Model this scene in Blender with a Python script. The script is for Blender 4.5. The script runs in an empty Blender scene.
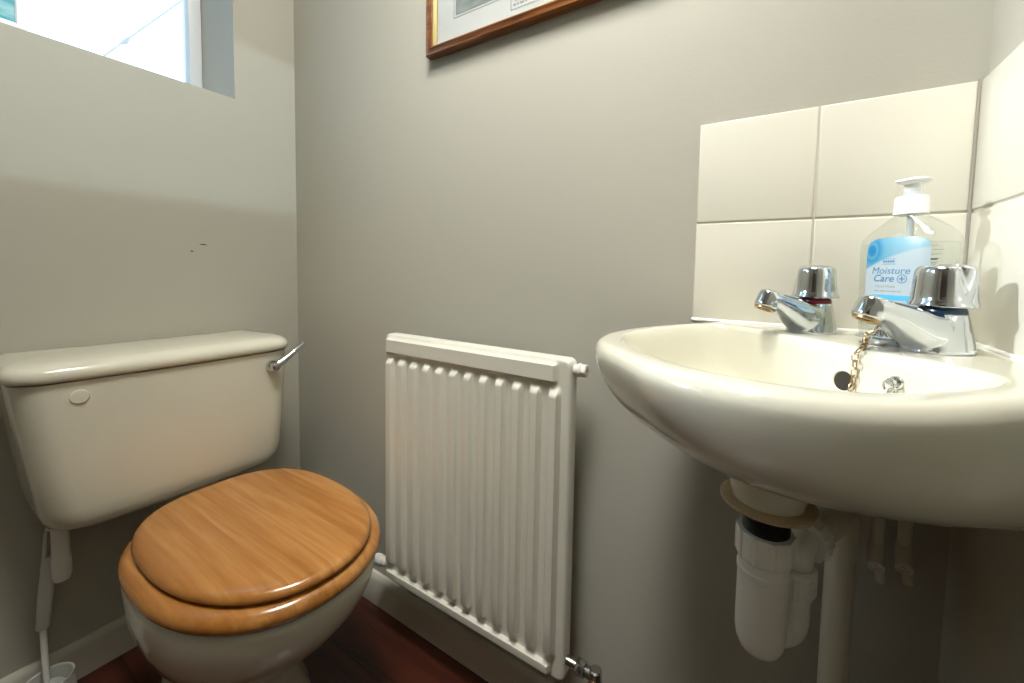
import bpy, bmesh, math, random
from mathutils import Vector, Matrix
random.seed(7)
PI = math.pi
SC = bpy.context.scene
COL = SC.collection

# ------------------------------------------------------------------ helpers
def new_bm():
    return bmesh.new()

def loft(bm, rings, cap0=True, cap1=True, closed=True):
    """rings: list of lists of Vector, all the same length."""
    vr = [[bm.verts.new(Vector(p)) for p in r] for r in rings]
    n = len(vr[0])
    for a, b in zip(vr[:-1], vr[1:]):
        for i in range(n if closed else n - 1):
            j = (i + 1) % n
            bm.faces.new((a[i], a[j], b[j], b[i]))
    if cap0: bm.faces.new(list(reversed(vr[0])))
    if cap1: bm.faces.new(vr[-1])
    return vr

def lathe(bm, prof, M=None, n=32, cap0=True, cap1=True, rmod=None):
    M = M or Matrix()
    rings = []
    for r, z in prof:
        ring = []
        for i in range(n):
            a = 2 * PI * i / n
            rr = r * (rmod(a, z) if rmod else 1)
            ring.append(M @ Vector((rr * math.cos(a), rr * math.sin(a), z)))
        rings.append(ring)
    return loft(bm, rings, cap0, cap1)

def frame_to(p, d, up=(0, 0, 1)):
    """matrix at p whose local z points along d"""
    z = Vector(d).normalized(); u = Vector(up)
    if abs(z.dot(u)) > .98: u = Vector((1, 0, 0))
    x = u.cross(z).normalized(); y = z.cross(x)
    M = Matrix((x, y, z)).transposed().to_4x4(); M.translation = Vector(p)
    return M

def tube(bm, pts, r, n=16, cap=True, closed=False):
    pts = [Vector(p) for p in pts]; m = len(pts)
    rad = r if isinstance(r, (list, tuple)) else [r] * m
    tang = []
    for i in range(m):
        if closed: t = pts[(i + 1) % m] - pts[i - 1]
        else: t = pts[min(i + 1, m - 1)] - pts[max(i - 1, 0)]
        tang.append(t.normalized())
    u = Vector((0, 0, 1))
    if abs(u.dot(tang[0])) > .9: u = Vector((1, 0, 0))
    x = (u - tang[0] * u.dot(tang[0])).normalized()
    rings = []
    for i in range(m):
        x = (x - tang[i] * x.dot(tang[i])).normalized(); y = tang[i].cross(x)
        rings.append([pts[i] + rad[i] * (math.cos(2 * PI * k / n) * x + math.sin(2 * PI * k / n) * y) for k in range(n)])
    if closed: loft(bm, rings + [rings[0]], False, False)
    else: loft(bm, rings, cap, cap)

def bend(pts, r, n=6):
    """round the inner corners of a polyline"""
    pts = [Vector(p) for p in pts]; out = [pts[0]]
    for a, b, c in zip(pts[:-2], pts[1:-1], pts[2:]):
        d1 = (a - b).normalized(); d2 = (c - b).normalized()
        k = min(r, (a - b).length * .49, (c - b).length * .49)
        p, q = b + d1 * k, b + d2 * k
        for i in range(n + 1):
            t = i / n
            out.append((1 - t) ** 2 * p + 2 * t * (1 - t) * b + t * t * q)
    out.append(pts[-1]); return out

def box(bm, lo, hi, bev=0, seg=2):
    lo, hi = Vector(lo), Vector(hi)
    r = bmesh.ops.create_cube(bm, size=1)
    vs = r['verts']
    for v in vs:
        v.co = Vector([lo[i] + (v.co[i] + .5) * (hi[i] - lo[i]) for i in range(3)])
    if bev:
        es = list({e for v in vs for e in v.link_edges})
        bmesh.ops.bevel(bm, geom=es, offset=bev, segments=seg, profile=.5, affect='EDGES')

def obj(name, bm, mat, parent=None, smooth=True, angle=35, loc=None):
    bmesh.ops.recalc_face_normals(bm, faces=bm.faces[:])
    me = bpy.data.meshes.new(name)
    bm.to_mesh(me); bm.free()
    if smooth:
        me.shade_smooth()
        me.set_sharp_from_angle(angle=math.radians(angle))
    o = bpy.data.objects.new(name, me); COL.objects.link(o)
    me.materials.append(mat)
    if parent: o.parent = parent
    if loc: o.location = loc
    return o

def tag(o, label, cat, group=None):
    o['label'] = label; o['category'] = cat
    if group: o['group'] = group
    return o

def thing(name, label, cat, loc=(0, 0, 0), group=None):
    o = bpy.data.objects.new(name, None); COL.objects.link(o)
    o.empty_display_size = .05
    o.location = loc
    return tag(o, label, cat, group)

def part(name, bm, mat, parent, **k):
    """mesh given in world coordinates, hung under a parent"""
    base = Vector((0, 0, 0)); q = parent
    while q: base += Vector(q.location); q = q.parent
    bmesh.ops.translate(bm, verts=bm.verts[:], vec=-base)
    return obj(name, bm, mat, parent, **k)

def struct(name, bm, mat, **k):
    o = obj(name, bm, mat, **k); o['kind'] = 'structure'; return o

# ------------------------------------------------------------------ materials
def mat(name, col, rough=.5, metal=0., coat=0., spec=.5, bump=0., bscale=200., var=0., vscale=6., coatr=.05):
    m = bpy.data.materials.new(name); m.use_nodes = True
    nt = m.node_tree; b = nt.nodes['Principled BSDF']
    b.inputs['Base Color'].default_value = (*col, 1)
    b.inputs['Roughness'].default_value = rough
    b.inputs['Metallic'].default_value = metal
    b.inputs['Coat Weight'].default_value = coat
    b.inputs['Coat Roughness'].default_value = coatr
    b.inputs['Specular IOR Level'].default_value = spec
    tc = nt.nodes.new('ShaderNodeTexCoord')
    if var:
        n = nt.nodes.new('ShaderNodeTexNoise'); n.inputs['Scale'].default_value = vscale; n.inputs['Detail'].default_value = 4
        nt.links.new(tc.outputs['Object'], n.inputs['Vector'])
        mx = nt.nodes.new('ShaderNodeMix'); mx.data_type = 'RGBA'
        mx.inputs['A'].default_value = (*[c * (1 - var) for c in col], 1)
        mx.inputs['B'].default_value = (*[min(1, c * (1 + var)) for c in col], 1)
        nt.links.new(n.outputs['Fac'], mx.inputs['Factor']); nt.links.new(mx.outputs['Result'], b.inputs['Base Color'])
    if bump:
        n = nt.nodes.new('ShaderNodeTexNoise'); n.inputs['Scale'].default_value = bscale; n.inputs['Detail'].default_value = 3
        nt.links.new(tc.outputs['Object'], n.inputs['Vector'])
        bp = nt.nodes.new('ShaderNodeBump'); bp.inputs['Strength'].default_value = bump; bp.inputs['Distance'].default_value = .002
        nt.links.new(n.outputs['Fac'], bp.inputs['Height']); nt.links.new(bp.outputs['Normal'], b.inputs['Normal'])
    return m

def wood(name, c1, c2, c3, stave=0., rough=.25, coat=.3, along='x', gs=1., planks=0):
    m = bpy.data.materials.new(name); m.use_nodes = True
    nt = m.node_tree; b = nt.nodes['Principled BSDF']; L = nt.links.new; N = nt.nodes.new
    tc = N('ShaderNodeTexCoord'); sep = N('ShaderNodeSeparateXYZ'); L(tc.outputs['Object'], sep.inputs[0])
    A, B = ('X', 'Y') if along == 'x' else ('Y', 'X')
    # stave number
    dv = N('ShaderNodeMath'); dv.operation = 'DIVIDE'; L(sep.outputs[B], dv.inputs[0]); dv.inputs[1].default_value = stave or 1
    fl = N('ShaderNodeMath'); fl.operation = 'FLOOR'; L(dv.outputs[0], fl.inputs[0])
    wn = N('ShaderNodeTexWhiteNoise'); wn.noise_dimensions = '1D'; L(fl.outputs[0], wn.inputs['W'])
    # stretched grain, offset per stave
    off = N('ShaderNodeMath'); off.operation = 'MULTIPLY'; L(wn.outputs['Value'], off.inputs[0]); off.inputs[1].default_value = 7 if stave else 0
    ax = N('ShaderNodeMath'); ax.operation = 'ADD'; L(sep.outputs[A], ax.inputs[0]); L(off.outputs[0], ax.inputs[1])
    sx = N('ShaderNodeMath'); sx.operation = 'MULTIPLY'; L(ax.outputs[0], sx.inputs[0]); sx.inputs[1].default_value = 2.6 * gs
    sy = N('ShaderNodeMath'); sy.operation = 'MULTIPLY'; L(sep.outputs[B], sy.inputs[0]); sy.inputs[1].default_value = 46 * gs
    sz = N('ShaderNodeMath'); sz.operation = 'MULTIPLY'; L(sep.outputs['Z'], sz.inputs[0]); sz.inputs[1].default_value = 38 * gs
    cb = N('ShaderNodeCombineXYZ'); L(sx.outputs[0], cb.inputs[0]); L(sy.outputs[0], cb.inputs[1]); L(sz.outputs[0], cb.inputs[2])
    n1 = N('ShaderNodeTexNoise'); n1.inputs['Scale'].default_value = 1; n1.inputs['Detail'].default_value = 5; n1.inputs['Distortion'].default_value = .6
    L(cb.outputs[0], n1.inputs['Vector'])
    n2 = N('ShaderNodeTexNoise'); n2.inputs['Scale'].default_value = 4.5; n2.inputs['Detail'].default_value = 4
    L(cb.outputs[0], n2.inputs['Vector'])
    ad = N('ShaderNodeMath'); ad.operation = 'MULTIPLY_ADD'; L(n2.outputs['Fac'], ad.inputs[0]); ad.inputs[1].default_value = .35; L(n1.outputs['Fac'], ad.inputs[2])
    st = N('ShaderNodeMath'); st.operation = 'MULTIPLY_ADD'; L(wn.outputs['Value'], st.inputs[0]); st.inputs[1].default_value = .30 if stave else 0; L(ad.outputs[0], st.inputs[2])
    rp = N('ShaderNodeValToRGB'); e = rp.color_ramp.elements
    e[0].position = .48; e[0].color = (*c1, 1); e[1].position = 1.0; e[1].color = (*c3, 1)
    x = e.new(.74); x.color = (*c2, 1)
    L(st.outputs[0], rp.inputs[0])
    last = rp.outputs[0]
    if planks:
        fr = N('ShaderNodeMath'); fr.operation = 'FRACT'; L(dv.outputs[0], fr.inputs[0])
        gt = N('ShaderNodeMath'); gt.operation = 'LESS_THAN'; L(fr.outputs[0], gt.inputs[0]); gt.inputs[1].default_value = planks
        mx = N('ShaderNodeMix'); mx.data_type = 'RGBA'; L(gt.outputs[0], mx.inputs['Factor']); L(last, mx.inputs['A'])
        mx.inputs['B'].default_value = (*[c * .35 for c in c1], 1); last = mx.outputs['Result']
    L(last, b.inputs['Base Color'])
    b.inputs['Roughness'].default_value = rough; b.inputs['Coat Weight'].default_value = coat; b.inputs['Coat Roughness'].default_value = .12
    return m

def clear(name, tint=(.97, .985, .98), mixmax=.9, base=.04):
    """thin clear plastic / glass: see-through with a Fresnel shine"""
    m = bpy.data.materials.new(name); m.use_nodes = True
    nt = m.node_tree; nt.nodes.clear(); L = nt.links.new; N = nt.nodes.new
    out = N('ShaderNodeOutputMaterial'); tr = N('ShaderNodeBsdfTransparent'); tr.inputs[0].default_value = (*tint, 1)
    gl = N('ShaderNodeBsdfGlossy'); gl.inputs['Roughness'].default_value = .04
    lw = N('ShaderNodeLayerWeight'); lw.inputs['Blend'].default_value = .35
    mr = N('ShaderNodeMapRange'); mr.inputs['To Min'].default_value = base; mr.inputs['To Max'].default_value = mixmax
    pw = N('ShaderNodeMath'); pw.operation = 'POWER'; pw.inputs[1].default_value = 2.5
    L(lw.outputs['Facing'], pw.inputs[0]); L(pw.outputs[0], mr.inputs['Value'])
    mx = N('ShaderNodeMixShader'); L(mr.outputs['Result'], mx.inputs[0]); L(tr.outputs[0], mx.inputs[1]); L(gl.outputs[0], mx.inputs[2])
    L(mx.outputs[0], out.inputs[0])
    return m

PAINT = (.445, .430, .365)
M_wall = mat('wall_paint', PAINT, .6, bump=.12, bscale=260, var=.015, vscale=3, spec=.25)
M_ceil = mat('ceiling_paint', (.5, .48, .44), .8)
M_skirt = mat('skirting_gloss', (.58, .55, .475), .35, coat=.2)
M_floor = wood('dark_floorboards', (.022, .0042, .0018), (.052, .0105, .0042), (.088, .022, .009), stave=.14, rough=.4, coat=.1, along='x', gs=.8, planks=.02)
M_upvc = mat('white_window_plastic', (.80, .82, .84), .3, coat=.3)
M_glass = clear('window_glass', (.99, .995, 1.), .8, .03)
CER = (.72, .695, .575)
M_cer = mat('cream_ceramic', CER, .14, coat=.6, coatr=.04)
M_toilet = mat('cream_ceramic_toilet', CER, .16, coat=.5, coatr=.05)  # same cream as the basin, slightly less glossy
M_tile = mat('cream_tile_glaze', (.77, .745, .645), .22, coat=.35, coatr=.08, bump=.05, bscale=14)
M_grout = mat('grout', (.60, .56, .47), .9)
M_sil = mat('white_sealant', (.82, .82, .78), .4)
M_seat = wood('honey_pine', (.30, .112, .020), (.40, .165, .035), (.50, .235, .068), stave=.058, rough=.22, coat=.5, along='x')
M_frame = wood('mahogany', (.075, .022, .006), (.19, .065, .016), (.30, .115, .03), rough=.3, coat=.3, along='x', gs=3)
M_gold = mat('gilt_slip', (.42, .33, .13), .45, metal=.3)
M_mount = mat('mount_board', (.60, .61, .575), .85)
M_chrome = mat('chrome', (.66, .69, .72), .07, metal=1.)
M_chromed = mat('dull_chrome', (.42, .42, .40), .25, metal=1.)
M_brass = mat('worn_brass', (.42, .29, .15), .28, metal=1.)
M_rad = mat('radiator_enamel', (.70, .68, .585), .28, coat=.35, coatr=.12)
M_radpl = mat('radiator_fitting_white', (.75, .73, .68), .3)
M_pvc = mat('white_waste_plastic', (.84, .82, .74), .33, coat=.15, var=.06, vscale=30)
M_pipe = mat('cream_painted_pipe', (.66, .62, .51), .4)
M_washer = mat('stained_flange', (.47, .36, .20), .55, var=.35, vscale=45)
M_black = mat('black_rubber', (.015, .014, .013), .35)
M_dark = mat('overflow_shade', (.020, .015, .009), .8)  # dark colour painted for the shade inside the overflow
M_red = mat('red_indicator', (.26, .012, .03), .25)
M_blue = mat('blue_indicator', (.015, .05, .10), .25)
M_brush = mat('white_brush_plastic', (.66, .66, .62), .4)
M_bristle = mat('grey_bristle', (.5, .5, .48), .9)
M_white = mat('white_pump_plastic', (.86, .87, .87), .3, coat=.2)
M_clear = clear('clear_bottle_plastic', (.955, .965, .955), .75, .05)
M_gel = clear('clear_soap', (.96, .975, .965), .25, .0)
M_tubep = mat('dip_tube_plastic', (.80, .83, .82), .4)
M_text = mat('label_blue_print', (.055, .22, .42), .4)
M_textg = mat('label_grey_print', (.30, .32, .33), .5)
M_backp = mat('back_label_print', (.42, .44, .45), .5)
M_bar = mat('label_blue_band', (.07, .42, .70), .4)
M_cable = mat('cable_sheath', (.40, .36, .32), .6)
M_door = wood('dark_door_wood', (.03, .012, .006), (.06, .025, .012), (.09, .04, .02), rough=.35, along='y')
M_out = mat('blocker_render', (.6, .58, .54), .9)

# label paper: white with a blue swoosh from the upper left
def label_material():
    m = bpy.data.materials.new('soap_label_print'); m.use_nodes = True
    nt = m.node_tree; b = nt.nodes['Principled BSDF']; L = nt.links.new; N = nt.nodes.new
    tc = N('ShaderNodeTexCoord'); sep = N('ShaderNodeSeparateXYZ'); L(tc.outputs['UV'], sep.inputs[0])
    # swoosh edge: v > .66 + .25*(u)^.. (print pattern of the label)
    p = N('ShaderNodeMath'); p.operation = 'SUBTRACT'; p.inputs[0].default_value = 1.02; L(sep.outputs['X'], p.inputs[1])
    q = N('ShaderNodeMath'); q.operation = 'POWER'; L(p.outputs[0], q.inputs[0]); q.inputs[1].default_value = 1.6
    r = N('ShaderNodeMath'); r.operation = 'MULTIPLY_ADD'; L(q.outputs[0], r.inputs[0]); r.inputs[1].default_value = -.26; r.inputs[2].default_value = .86
    s = N('ShaderNodeMath'); s.operation = 'SUBTRACT'; L(sep.outputs['Y'], s.inputs[0]); L(r.outputs[0], s.inputs[1])
    mr = N('ShaderNodeMapRange'); mr.inputs['From Min'].default_value = -.015; mr.inputs['From Max'].default_value = .02; L(s.outputs[0], mr.inputs['Value'])
    # rings in the swoosh
    d = N('ShaderNodeVectorMath'); d.operation = 'DISTANCE'; L(tc.outputs['UV'], d.inputs[0]); d.inputs[1].default_value = (.10, .84, 0)
    rp = N('ShaderNodeValToRGB'); e = rp.color_ramp.elements
    e[0].position = 0; e[0].color = (.012, .18, .40, 1); e[1].position = .80; e[1].color = (.26, .44, .53, 1)
    for pos, c in ((.07, (.016, .21, .43)), (.09, (.10, .33, .51)), (.14, (.03, .24, .45)), (.19, (.085, .31, .49)), (.24, (.13, .36, .51)), (.40, (.19, .40, .52))):
        x = e.new(pos); x.color = (*c, 1)
    L(d.outputs['Value'], rp.inputs[0])
    mx = N('ShaderNodeMix'); mx.data_type = 'RGBA'; L(mr.outputs['Result'], mx.inputs['Factor'])
    mx.inputs['A'].default_value = (.42, .50, .54, 1); L(rp.outputs[0], mx.inputs['B'])
    L(mx.outputs['Result'], b.inputs['Base Color']); b.inputs['Roughness'].default_value = .35
    return m
M_label = label_material()

def art_material(name, cols, scale, stretch=(1, 1, 1)):
    m = bpy.data.materials.new(name); m.use_nodes = True
    nt = m.node_tree; b = nt.nodes['Principled BSDF']; L = nt.links.new; N = nt.nodes.new
    tc = N('ShaderNodeTexCoord'); mp = N('ShaderNodeMapping'); mp.inputs['Scale'].default_value = stretch; mp.inputs['Rotation'].default_value = (.6, .2, .3)
    L(tc.outputs['Object'], mp.inputs[0])
    n = N('ShaderNodeTexNoise'); n.inputs['Scale'].default_value = scale; n.inputs['Detail'].default_value = 6; L(mp.outputs[0], n.inputs['Vector'])
    rp = N('ShaderNodeValToRGB'); e = rp.color_ramp.elements
    e[0].position = .32; e[0].color = (*cols[0], 1); e[1].position = .68; e[1].color = (*cols[-1], 1)
    for i, c in enumerate(cols[1:-1]):
        x = e.new(.32 + .36 * (i + 1) / (len(cols) - 1)); x.color = (*c, 1)
    L(n.outputs['Fac'], rp.inputs[0]); L(rp.outputs[0], b.inputs['Base Color']); b.inputs['Roughness'].default_value = .6
    return m
M_etch = art_material('grey_green_print', [(.13, .16, .15), (.21, .25, .23), (.30, .33, .31)], 22, (1, 1, 2))
M_teal = art_material('teal_brushwork', [(.02, .15, .22), (.05, .33, .42), (.30, .55, .58), (.10, .42, .55)], 14, (1, .5, 3.5))

# ------------------------------------------------------------------ room
W = 1.446            # left wall x=0, back wall y=0, right wall x=W
YF = -2.3; H = 2.35
# window in the left wall
WY0, WY1, WZ0, WZ1, RD = -1.28, -.157, 1.334, 2.06, .19
bm = new_bm()                                   # left wall with its window opening
T = .26
box(bm, (-T, YF, 0), (0, .12, WZ0)); box(bm, (-T, YF, WZ1), (0, .12, H))
box(bm, (-T, WY1, WZ0), (0, .12, WZ1)); box(bm, (-T, YF, WZ0), (0, WY0, WZ1))
struct('wall_left', bm, M_wall, smooth=False)
bm = new_bm(); box(bm, (0, 0, 0), (W, .12, H)); struct('wall_back', bm, M_wall, smooth=False)
# right wall with a high, narrow opening added to light the left wall
CZ0, CZ1, CY0, CY1 = 2.00, 2.30, -.80, -.02
bm = new_bm()
box(bm, (W, YF, 0), (W + .10, .12, CZ0)); box(bm, (W, YF, CZ1), (W + .10, .12, H))
box(bm, (W, CY1, CZ0), (W + .10, .12, CZ1)); box(bm, (W, YF, CZ0), (W + .10, CY0, CZ1))
struct('wall_right', bm, M_wall, smooth=False)
bm = new_bm(); box(bm, (-T, YF - .12, 0), (W + .1, YF, H)); struct('wall_front', bm, M_wall, smooth=False)
bm = new_bm(); box(bm, (-T, YF - .12, -.05), (W + .1, .12, 0)); struct('floor', bm, M_floor, smooth=False)
bm = new_bm(); box(bm, (-T, YF - .12, H), (W + .1, .12, H + .05)); struct('ceiling', bm, M_ceil, smooth=False)

def skirting(name, p, q, nrm, h=.08, t=.015):
    p, q, nrm = Vector(p), Vector(q), Vector(nrm)
    prof = [(0, 0), (t, 0), (t, h - .014), (t - .003, h - .006), (t - .008, h), (0, h)]
    bm = new_bm()
    loft(bm, [[e + nrm * a + Vector((0, 0, z)) for a, z in prof] for e in (p, q)])
    struct(name, bm, M_skirt, angle=25)
skirting('baseboard_back', (.015, 0, 0), (W - .015, 0, 0), (0, -1, 0))
skirting('baseboard_left', (0, YF, 0), (0, 0, 0), (1, 0, 0))
skirting('baseboard_right', (W, YF, 0), (W, 0, 0), (-1, 0, 0))

# window: frame, mullions, panes, sill
FX0, FX1 = -.235, -RD
bm = new_bm()
fw = .042
box(bm, (FX0, WY0, WZ0), (FX1, WY1, WZ0 + .05), .004); box(bm, (FX0, WY0, WZ1 - fw), (FX1, WY1, WZ1), .004)
box(bm, (FX0, WY1 - .03, WZ0), (FX1, WY1, WZ1), .004); box(bm, (FX0, WY0, WZ0), (FX1, WY0 + fw, WZ1), .004)
wf = struct('window_1', bm, M_upvc)
for y in (-.50, -.905):
    bm = new_bm(); box(bm, (FX0, y - .02, WZ0 + .05), (FX1, y + .02, WZ1 - fw), .004)
    obj('mullion', bm, M_upvc, wf)
for a, b in ((WY0 + fw, -.925), (-.885, -.52), (-.48, WY1 - .03)):
    bm = new_bm(); box(bm, (-.218, a, WZ0 + .05), (-.212, b, WZ1 - fw)); obj('pane', bm, M_glass, wf, smooth=False)
bm = new_bm(); box(bm, (-RD, WY0, WZ0 - .004), (-.003, WY1, WZ0 + .0008), .0004); obj('sill', bm, M_upvc, wf)

bm = new_bm()
box(bm, (W + .03, CY0, CZ0), (W + .07, CY1, CZ0 + .012)); box(bm, (W + .03, CY0, CZ1 - .012), (W + .07, CY1, CZ1))
box(bm, (W + .03, CY0, CZ0), (W + .07, CY0 + .012, CZ1)); box(bm, (W + .03, CY1 - .012, CZ0), (W + .07, CY1, CZ1))
w2 = struct('added_window', bm, M_upvc, smooth=False)  # unseen glazed frame added in the light opening
bm = new_bm(); box(bm, (W + .047, CY0 + .012, CZ0 + .012), (W + .053, CY1 - .012, CZ1 - .012)); obj('pane', bm, M_glass, w2, smooth=False)

# unseen shell added behind the high opening to keep sky light out
bm = new_bm()
a0, a1, b0, b1, c0, c1 = W + .10, W + 2.6, -1.0, .12, 1.85, 3.6
box(bm, (a0, b0 - .05, c0 - .05), (a1 + .05, b1 + .05, c0)); box(bm, (a0, b0 - .05, c1), (a1 + .05, b1 + .05, c1 + .05))
box(bm, (a0, b0 - .05, c0), (a1, b0, c1)); box(bm, (a0, b1, c0), (a1, b1 + .05, c1)); box(bm, (a1, b0 - .05, c0), (a1 + .05, b1 + .05, c1))
box(bm, (a0 - .1, b0 - .05, H + .05), (a0, b1 + .05, c1 + .05))
struct('wall_added_shell', bm, M_ceil, smooth=False)

# door behind the camera
bm = new_bm()
dx0, dx1, dh = .42, 1.18, 1.98
box(bm, (dx0, YF, .005), (dx1, YF + .035, dh), .003)
for px0, px1 in ((dx0 + .1, .77), (.83, dx1 - .1)):
    for z0, z1 in ((.2, .85), (1.0, 1.8)):
        box(bm, (px0, YF + .03, z0), (px1, YF + .041, z1), .008)
dr = struct('door_1', bm, M_door)
bm = new_bm(); tube(bm, bend([(1.12, YF + .035, 1.0), (1.12, YF + .08, 1.0), (1.02, YF + .08, 1.0)], .02), .008); obj('door_handle', bm, M_chrome, dr)
bm = new_bm()
box(bm, (dx0 - .07, YF, 0), (dx0, YF + .02, dh + .07), .004); box(bm, (dx1, YF, 0), (dx1 + .07, YF + .02, dh + .07), .004); box(bm, (dx0 - .07, YF, dh), (dx1 + .07, YF + .02, dh + .07), .004)
obj('door_frame', bm, M_door, dr)

# small scuffs on the left wall
t = thing('wall_scuff', 'two short dark scuff marks on the left wall above the cistern', 'scuff mark', (0, -.247, .934))
for (ya, za, yb, zb) in ((-.242, .944, -.228, .9435), (-.262, .926, -.256, .925)):
    bm = new_bm(); tube(bm, [(.0002, ya, za), (.0004, (ya + yb) / 2, (za + zb) / 2 + .0006), (.0002, yb, zb)], [.0008, .0016, .0008], 8)
    part('mark', bm, M_black, t)

# ------------------------------------------------------------------ splashback tiles
def AB(a, b, z): return Vector((W - a, -b, z))
TZ = .8214; TS = .15; TT = .008
def splash(name, label, place):
    bm = new_bm()
    for i in range(2):
        for j in range(2):
            u0 = .008 + i * TS if i else .0085
            box(bm, (0, 0, 0), (1, 1, 1), 0)
            vs = bm.verts[-8:]
            u1 = TT + (i + 1) * TS; z0 = TZ + j * TS; z1 = z0 + TS
            g = .0011
            for v in vs:
                c = v.co
                v.co = Vector((TT + i * TS + g if c.x < .5 else u1 - g, 0.0005 if c.y < .5 else TT, z0 + g if c.z < .5 else z1 - g))
    es = [e for e in bm.edges if all(abs(v.co.y - TT) < 1e-6 for v in e.verts)]
    bmesh.ops.bevel(bm, geom=es, offset=.0022, segments=3, profile=.5, affect='EDGES')
    for v in bm.verts: v.co = place(*v.co)
    o = obj(name, bm, M_tile); tag(o, label, 'tiles', 'tile splashbacks above the corner basin')
    bm = new_bm(); box(bm, (TT, .0005, TZ), (TT + 2 * TS - .0005, TT - .0018, TZ + 2 * TS - .0005))
    for v in bm.verts: v.co = place(*v.co)
    obj('grout', bm, M_grout, o, smooth=False)
    bm = new_bm()                                # bead of sealant along the basin
    tube(bm, [place(TT, TT, TZ + .0005), place(TT + 2 * TS, TT, TZ + .0005)], .003, 10)
    obj('sealant', bm, M_sil, o)
    bm = new_bm(); tube(bm, [place(TT + .0008, TT + .0008, TZ), place(TT + .0008, TT + .0008, TZ + 2 * TS)], .0021, 8); obj('corner_bead', bm, M_grout, o)
    return o
splash('tile_splashback', 'cream square tile splashback on the wall behind the left tap', lambda u, t, z: AB(u, t, z))
splash('tile_splashback', 'brightly lit tile splashback on the right wall, with the soap bottle shadow', lambda u, t, z: AB(t, u, z))

# ------------------------------------------------------------------ corner basin
DZ = .8225
bc = (.185, .185)                               # centre of the bowl in (a, b)
halfi = [(.147, .147), (.198, .100), (.235, .066), (.262, .054), (.290, .066), (.318, .100), (.338, .130), (.350, .165), (.352, .210), (.335, .261), (.300, .300)]
inl = halfi + [(b, a) for a, b in reversed(halfi[1:-1])]
def smooth_poly(pts, it=2, keep=()):
    for _ in range(it):
        out = []
        for i, p in enumerate(pts):
            q = pts[(i + 1) % len(pts)]
            out += [(p[0] * .75 + q[0] * .25, p[1] * .75 + q[1] * .25), (p[0] * .25 + q[0] * .75, p[1] * .25 + q[1] * .75)]
        pts = out
    return pts
inl = smooth_poly(inl, 3)
def ray_hit(poly, th):
    d = (math.cos(th), math.sin(th)); best = 0
    for i, p in enumerate(poly):
        q = poly[(i + 1) % len(poly)]
        ex, ey = q[0] - p[0], q[1] - p[1]; den = d[0] * ey - d[1] * ex
        if abs(den) < 1e-12: continue
        wx, wy = p[0] - bc[0], p[1] - bc[1]
        t = (wx * ey - wy * ex) / den; s = (wx * d[1] - wy * d[0]) / den
        if t > 0 and -1e-9 <= s <= 1 + 1e-9: best = max(best, t)
    return best
NB = 144
TH = [2 * PI * (i + .5) / NB for i in range(NB)]
KN = [math.radians(q) for q in (0, 18, 36, 54, 72, 88, 104)]
KR = [.189, .1942, .197, .193, .186, .182, .185]
def wall_r(t):
    c, q = math.cos(t), math.sin(t); R = 9
    if c < -1e-6: R = min(R, (bc[0] - .0025) / -c)
    if q < -1e-6: R = min(R, (bc[1] - .0025) / -q)
    return R
def rim_r(t):
    p = abs((t - PI / 4 + PI) % (2 * PI) - PI)
    if p >= KN[-1]:
        k = min(1, (p - KN[-1]) / math.radians(14)); return KR[-1] * (1 - k) + wall_r(t) * k
    i = max(k for k in range(6) if KN[k] <= p); h = KN[i + 1] - KN[i]; x = (p - KN[i]) / h
    def sl(k): return 0 if k == 0 else ((KR[k + 1] - KR[k - 1]) / (KN[k + 1] - KN[k - 1]) if k < 6 else (KR[6] - KR[5]) / (KN[6] - KN[5]))
    v = (2 * x ** 3 - 3 * x * x + 1) * KR[i] + (x ** 3 - 2 * x * x + x) * h * sl(i) + (-2 * x ** 3 + 3 * x * x) * KR[i + 1] + (x ** 3 - x * x) * h * sl(i + 1)
    return min(v, wall_r(t))
Ro = [rim_r(t) for t in TH]; Ri = [ray_hit(inl, t) for t in TH]
Ri = [min(a, b - .016) for a, b in zip(Ri, Ro)]
ZT = []
for t in TH:                                    # the tap deck stands a little above the front rim
    q = max(0, min(1, math.cos(t - PI / 4) + .35)); ZT.append(DZ + (.8172 - DZ) * q * q * (3 - 2 * q))
def lim(a, b):  # keep clear of the walls
    return max(a, .0025), max(b, .0025)
def bring(radf, z):
    r = []
    for i, t in enumerate(TH):
        a, b = bc[0] + radf(i) * math.cos(t), bc[1] + radf(i) * math.sin(t)
        a, b = lim(a, b); r.append(AB(a, b, z(i) if callable(z) else z))
    return r
wallw = [max(0., min(1., .5 - .9 * math.cos(t - PI / 4))) for t in TH]      # 1 towards the corner
def outer(s): return lambda i: Ro[i] * (s + (1 - s) * .75 * wallw[i])
bm = new_bm()
rings = []
D, PW, QW, SHIFT = .1276, 3.75, .57, .088
def under(q):
    r = []
    for i, t in enumerate(TH):
        R = Ro[i] * (q + (1 - q) * .75 * wallw[i])
        a, b = lim(bc[0] - SHIFT * (1 - q) + R * math.cos(t), bc[1] - SHIFT * (1 - q) + R * math.sin(t))
        r.append(AB(a, b, ZT[i] - .013 - (D - .0123 + ZT[i] - DZ) * (1 - q ** PW) ** QW))
    return r
for q in (.14, .24, .34, .44, .54, .62, .69, .75, .80, .845, .885, .92, .945, .965, .98, .99, .996, .999, 1.0): rings.append(under(q))
def top(off, dz): return bring(lambda i: Ro[i] - off, lambda i: ZT[i] + dz)
rings += [top(.0004, -.0100), top(.0017, -.0068), top(.0037, -.0037), top(.0068, -.0014), top(.0100, -.0004), top(.0125, -.0001)]
def mixr(k, off): return lambda i: (Ro[i] - off) * (1 - k) + (Ri[i]) * k
for k, dz in ((.35, 0), (.75, 0), (.93, -.0003), (1, -.0016)): rings.append(bring(mixr(k, .0125), lambda i, dz=dz: ZT[i] + dz))
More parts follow.
